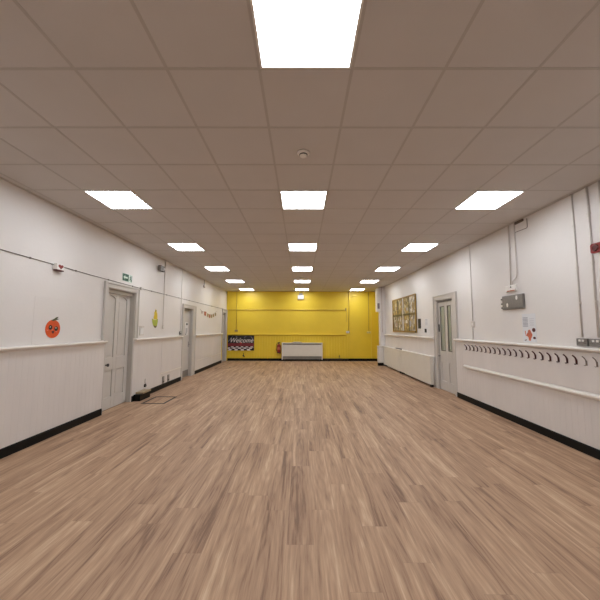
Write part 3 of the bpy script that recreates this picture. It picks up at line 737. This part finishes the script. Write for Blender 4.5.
for a, lab in ((7.79, 'nearer of two small floor-level sockets on the middle left panelling'), (8.09, 'farther of two small floor-level sockets on the middle left panelling')):
    t = thing('power_socket', W('L', a, 0, .12), lab, 'power socket', 'floor-level sockets on the left wall')
    B('L', a-.045, a+.045, .0005, .02, .115, .285).build('face_plate', 'grille', t, bevel=.003)
    for z in (.165, .235): B('L', a-.022, a+.022, .0205, .026, z-.018, z+.018).build('rocker', 'dark' if z < .2 else 'grille', t)
# boxed skirting step with plug above
t = thing('floor_box', (XL+.1, 6.75, 0), 'low black box with beige top on the floor beside the arched-panel door', 'box')
MB().cbox(XL+.017, XL+.155, 6.42, 6.84, .0005, .125).build('box_body', 'black', t, bevel=.003)
MB().cbox(XL+.017, XL+.165, 6.50, 6.85, .1255, .160).build('top_board', 'beige', t, bevel=.003)
t = thing('cable_plug', W('L', 6.9, 0, .17), 'black plug on a short lead above the low black box', 'plug')
MB().prism('L', [(6.865, .195), (6.855, .225), (6.875, .262), (6.905, .262), (6.925, .225), (6.915, .195)], .0005, .03).build('plug_body', 'dark', t, bevel=.004)
MB().tube([W('L', 6.89, .012, .262), W('L', 6.885, .010, .31), W('L', 6.892, .008, .37)], .004, 6).build('lead', 'cable', t)
# floor hatch trims
def hatch(x0, x1, y0, y1, w, label):
    t = MB().cbox(x0, x1, y0, y0+w, .0003, .004).cbox(x0, x1, y1-w, y1, .0003, .004).cbox(x0, x0+w, y0+w, y1-w, .0003, .004).cbox(x1-w, x1, y0+w, y1-w, .0003, .004)
    return tag(t.build('floor_hatch', 'bronze'), label, 'floor hatch')
hatch(-3.09, -2.63, 6.22, 6.86, .042, 'dark rectangular hatch trim in the floor beside the low black box')
hatch(-3.12, -2.62, 11.55, 11.95, .02, 'small dark hatch trim in the floor near the far left corner')

# bunting
t = thing('bunting', W('L', 11.5, DW, 1.85), 'short string of small rust and tan cards between the two far left doors', 'bunting')
cards = [(10.70, 1.985, .12, .09, 'flag_c'), (11.06, 1.955, .24, .15, 'flag_a'), (11.38, 1.91, .17, .12, 'flag_b'), (11.62, 1.885, .17, .14, 'flag_a'), (11.86, 1.89, .16, .13, 'flag_d'), (12.12, 1.93, .17, .12, 'flag_b'), (12.40, 1.985, .16, .12, 'flag_d')]
MB().tube([W('L', 10.5, DW+.006, 2.09)]+[W('L', s, DW+.006, z+h_/2) for s, z, w_, h_, mt in cards]+[W('L', 12.6, DW+.006, 2.13)], .003, 6).build('string', 'cable', t)
for s, z, w_, h_, mt in cards:
    MB().prism('L', [(s-w_/2, z+h_/2), (s+w_/2, z+h_/2), (s+w_/2, z-h_/3), (s, z-h_/2), (s-w_/2, z-h_/3)], DW+.0095, DW+.012).build('card', mt, t)

# ------------------------------------------------------------------ end wall things
conduit('B', -2.93, 1.39, H-.003, 'thin conduit on the yellow wall above the banner', .012, mat='yconduit')
def ysock(s, z, label, mat='dsteel', w=.07, hh=.045):
    t = thing('power_socket', W('B', s, DW, z-hh), label, 'power socket', 'sockets on the yellow wall')
    B('B', s-w, s+w, DW+.0005, DW+.035, z-hh, z+hh).build('box', mat, t, bevel=.004)
    for k in (-1, 1): B('B', s+k*w*.5-.015, s+k*w*.5+.015, DW+.0355, DW+.041, z-.02, z+.02).build('rocker', 'grille', t)
    return t
ysock(-2.92, 1.335, 'socket on the yellow wall just above the banner', 'ochre')
conduit('B', 2.155, 1.335, H-.003, 'conduit on the yellow wall beside the batten, above the grey socket', .012, mat='yconduit')
ysock(2.13, 1.285, 'grey socket at the right end of the yellow dado rail', 'conduit', .09)
conduit('B', 3.07, 1.325, H-.003, 'dark-edged conduit on the yellow wall near the far right corner', .010, mat='ochre')
ysock(3.06, 1.275, 'pale yellow socket near the far right corner', 'pale_yellow', .085)
t = thing('wall_hook', W('B', 2.03, DW, 2.25), 'small dark hook with hanging cord at the end of the yellow picture rail', 'hook')
B('B', 2.01, 2.06, DW+.0005, DW+.04, 2.25, 2.38).build('hook_plate', 'ochre', t, bevel=.004)
MB().tube([W('B', 2.05, DW+.045, 2.34), W('B', 2.06, DW+.03, 2.1), W('B', 2.05, DW+.02, 1.74)], .006, 6).build('cord', 'ochre', t)
tag(MB().box('B', 2.34, 2.50, DW, DW+.05, 2.90, 2.97).build('motion_sensor', 'yellowrail', bevel=.01), 'small pale sensor high on the yellow wall, right of the tall batten', 'sensor')
# emergency light
t = thing('emergency_light', W('B', -.01, DW, 2.75), 'white emergency light box hanging high on the yellow wall', 'emergency light')
B('B', -.145, .125, DW+.0005, DW+.10, 2.785, 2.95).build('housing', 'white', t, bevel=.012)
B('B', -.14, .12, DW+.02, DW+.09, 2.755, 2.784).build('base', 'grille', t, bevel=.006)
B('B', -.09, .07, DW+.03, DW+.06, 2.9505, 3.03).build('bracket', 'grille', t)
MB().box('B', -.12, .10, DW+.1005, DW+.103, 2.80, 2.935).build('lens', 'paper', t, bevel=.001)

# banner
t = thing('banner', W('B', -2.7, .001, .45), 'dark welcome banner with a checkered lower edge on the yellow wall', 'banner')
bs0, bs1, bz0, bz1 = -3.285, -2.105, .455, 1.125
B('B', bs0, bs1, .0305, .034, bz0, bz1).build('cloth', 'banner', t)
B('B', bs0, bs1, .0342, .0352, bz0+.19, bz0+.33).build('maroon_band', 'bmaroon', t)
m = MB()                                                 # perspective checks fanning out from the centre
rows = [(bz0, bz0+.075), (bz0+.075, bz0+.135), (bz0+.135, bz0+.18)]
cx = (bs0+bs1)/2
for r_, (a, b) in enumerate(rows):
    sa_, sb_ = 1.0-(a-bz0)*1.6, 1.0-(b-bz0)*1.6
    for k in range(-9, 9):
        if (k+r_) % 2: continue
        q = [(cx+k*.148*sa_, a), (cx+(k+1)*.148*sa_, a), (cx+(k+1)*.148*sb_, b), (cx+k*.148*sb_, b)]
        q = [(min(max(s, bs0), bs1), z) for s, z in q]
        if abs(q[0][0]-q[1][0]) < .01 or abs(q[2][0]-q[3][0]) < .01: continue
        m.prism('B', q, .0342, .0352)
m.build('checks', 'bwhite', t)
m = MB()
for (a, b, c_, d_) in ((-3.27, .84, -3.06, 1.11), (-2.85, 1.0, -2.93, 1.115), (-2.55, 1.0, -2.46, 1.115), (-2.12, .90, -2.27, 1.11), (-3.27, .66, -3.08, .70)):
    L_ = Vector((c_-a, d_-b)); n_ = Vector((-L_.y, L_.x)).normalized()*.006
    m.prism('B', [(a-n_.x, b-n_.y), (c_-n_.x, d_-n_.y), (c_+n_.x, d_+n_.y), (a+n_.x, b+n_.y)], .0342, .0350)
m.build('light_rays', 'text', t)
def text_obj(s, body, size, loc, mat, parent, shear=0, ext=.001, rot=(PI/2, 0, 0), sx=1.0):
    cu = bpy.data.curves.new(s, 'FONT'); cu.body = body; cu.size = size; cu.align_x = 'CENTER'; cu.align_y = 'CENTER'; cu.extrude = ext; cu.shear = shear; cu.offset = 0
    tmp = bpy.data.objects.new(s+'_source', cu); col.objects.link(tmp)
    dg = bpy.context.evaluated_depsgraph_get(); me = bpy.data.meshes.new_from_object(tmp.evaluated_get(dg))
    bpy.data.objects.remove(tmp); me.name = s
    me.transform(Matrix.Rotation(rot[2], 4, 'Z') @ Matrix.Rotation(rot[0], 4, 'X') @ Matrix.Diagonal((sx, 1, 1, 1)))
    me.transform(Matrix.Translation(Vector(loc)-parent_world(parent)))
    me.materials.clear(); me.materials.append(M[mat])
    o = bpy.data.objects.new(s, me); col.objects.link(o); o.parent = parent
    return o
text_obj('welcome_lettering', 'Welcome', .29, (cx+.01, YB-.0362, .90), 'bwhite', t, shear=.35, sx=.92)
m = MB().prism('B', ell(cx, .80, .035, .05, 16), .0353, .0362).box('B', cx-.006, cx+.006, .0353, .0362, .66, .75)
m.build('red_ornament', 'bred', t)
t = thing('cable_plug', W('B', -2.56, 0, .15), 'small dark plug below the banner', 'plug')
MB().box('B', -2.61, -2.545, .0005, .04, .20, .25).box('B', -2.585, -2.56, .0005, .025, .25, .34).build('plug_body', 'dark', t, bevel=.004)
B('B', -2.575, -2.51, .0005, .03, .165, .195).build('lower_lead', 'ink', t)

# fire extinguisher
t = thing('fire_extinguisher', (-1.0, YB-.1, .33), 'red fire extinguisher hung on the yellow wall beside the radiator', 'fire extinguisher')
c = (-.985, YB-.10, 0)
MB().lathe(c, [(.06, .345), (.078, .355), (.082, .38), (.082, .66), (.074, .70), (.045, .735), (.028, .75)], 24).build('cylinder', 'red', t, smooth=True)
MB().lathe(c, [(.026, .7505), (.026, .79), (.018, .80)], 14).build('valve', 'dark', t)
MB().prism('B', [(-1.04, .80), (-.93, .815), (-.90, .845), (-.95, .84), (-1.04, .825)], .085, .115).build('handle', 'dark', t)
MB().tube([(-1.005, YB-.10, .78), (-1.06, YB-.11, .775), (-1.105, YB-.115, .70), (-1.10, YB-.115, .55), (-1.085, YB-.115, .45)], [.010, .010, .010, .010, .014], 8).build('hose', 'dark', t, smooth=True)
MB().lathe(c, [(.0832, .50), (.0832, .62)], 24).build('label_band', 'flag_a', t)
MB().lathe(c, [(.0795, .345), (.0825, .352), (.0835, .385)], 24).build('base_ring', 'dark', t)
B('B', -1.01, -.96, .0005, .016, .66, .80).build('wall_bracket', 'dsteel', t)

# radiator
t = thing('radiator', W('B', .06, 0, .08), 'wide white radiator cover with dark top grille on the yellow wall', 'radiator')
r0, r1, dr = -.85, .96, .19
body = MB().box('B', r0+.04, r1-.04, dr-.014, dr-.004, .22, .715).box('B', r0+.04, r1-.04, .02, dr-.014, .22, .71).build('front_panel', 'enamel', t, bevel=.003)
MB().box('B', r0, r0+.04, .0165, dr, .07, .785).box('B', r1-.04, r1, .0165, dr, .07, .785).box('B', r0-.004, r1+.004, .0165, dr+.004, .7855, .81).build('casing', 'rail', t, bevel=.005)
m = MB().box('B', r0+.042, r1-.042, .03, dr-.02, .725, .784)
for i in range(46): m.box('B', r0+.05+i*.0372, r0+.064+i*.0372, dr-.0195, dr-.008, .722, .782)
m.build('top_grille', 'grille', t)
m = MB().box('B', r0+.042, r1-.042, .03, dr-.03, .085, .215)
for z in (.09, .125, .16, .195): m.box('B', r0+.042, r1-.042, dr-.0295, dr-.008, z, z+.016)
m.build('lower_grille', 'grille', t)
m = MB().box('B', r0+.10, r0+.14, .03, .14, .001, .0845).box('B', r1-.14, r1-.10, .03, .14, .001, .0845); m.build('feet', 'dark', t)
t = thing('rounded_box', W('B', -.17, .1, .811), 'flat rounded grey item lying on the end wall radiator', 'small object')
MB().prism('B', [(-.42, .811), (-.36, .829), (-.24, .840), (-.12, .840), (.0, .829), (.06, .811)], .04, .17).build('body', 'greycloth', t, bevel=.006)
MB().prism('B', [(-.39, .8295), (-.30, .848), (-.12, .852), (-.02, .842), (.03, .8275), (0, .830), (-.12, .8415), (-.24, .8415), (-.36, .831)], .05, .16).build('lid', 'white', t)
# low dark pipe at floor under panelling, right of the radiator
t = thing('floor_pipe', W('B', 1.6, .02, .02), 'low dark heating pipe along the floor right of the radiator', 'pipe')
MB().tube([W('B', 1.0, .05, .085), W('B', 2.12, .05, .085)], .028, 10).build('pipe', 'dark', t, smooth=True)
MB().tube([W('B', 1.72, .05, .115), W('B', 1.72, .05, .27)], .010, 8).box('B', 1.69, 1.75, .03, .07, .20, .225).build('valve', 'brownp', t)
for s in (1.2, 1.95): B('B', s-.02, s+.02, .0165, .07, .0005, .06).build('pipe_bracket', 'dark', t)

# ------------------------------------------------------------------ camera, world, view
cam_d = bpy.data.cameras.new('camera'); cam = bpy.data.objects.new('camera', cam_d); col.objects.link(cam)
F_, PITCH, YAW, ROLL = 315.27, .0889, -.0032, .0022
cam_d.sensor_width = 36; cam_d.sensor_fit = 'HORIZONTAL'; cam_d.lens = F_*36/600
cp, sp_, cy, sy, cr_, sr_ = math.cos(PITCH), math.sin(PITCH), math.cos(YAW), math.sin(YAW), math.cos(ROLL), math.sin(ROLL)
fw = Vector((sy*cp, cy*cp, sp_)); rt = Vector((cy, -sy, 0)); up = rt.cross(fw)
a_, b_ = cr_*rt+sr_*up, cr_*up-sr_*rt
R3 = Matrix((a_, b_, -fw)).transposed()
cam.matrix_world = Matrix.Translation((0, 0, CAMZ)) @ R3.to_4x4()
cam_d.clip_start = .05
scene.camera = cam
w = bpy.data.worlds.new('world'); scene.world = w; w.use_nodes = True
w.node_tree.nodes['Background'].inputs[0].default_value = (.02, .02, .02, 1)
vs = scene.view_settings
vs.view_transform = 'Standard'; vs.look = 'None'; vs.gamma = 1; vs.exposure = 0; vs.use_curve_mapping = False
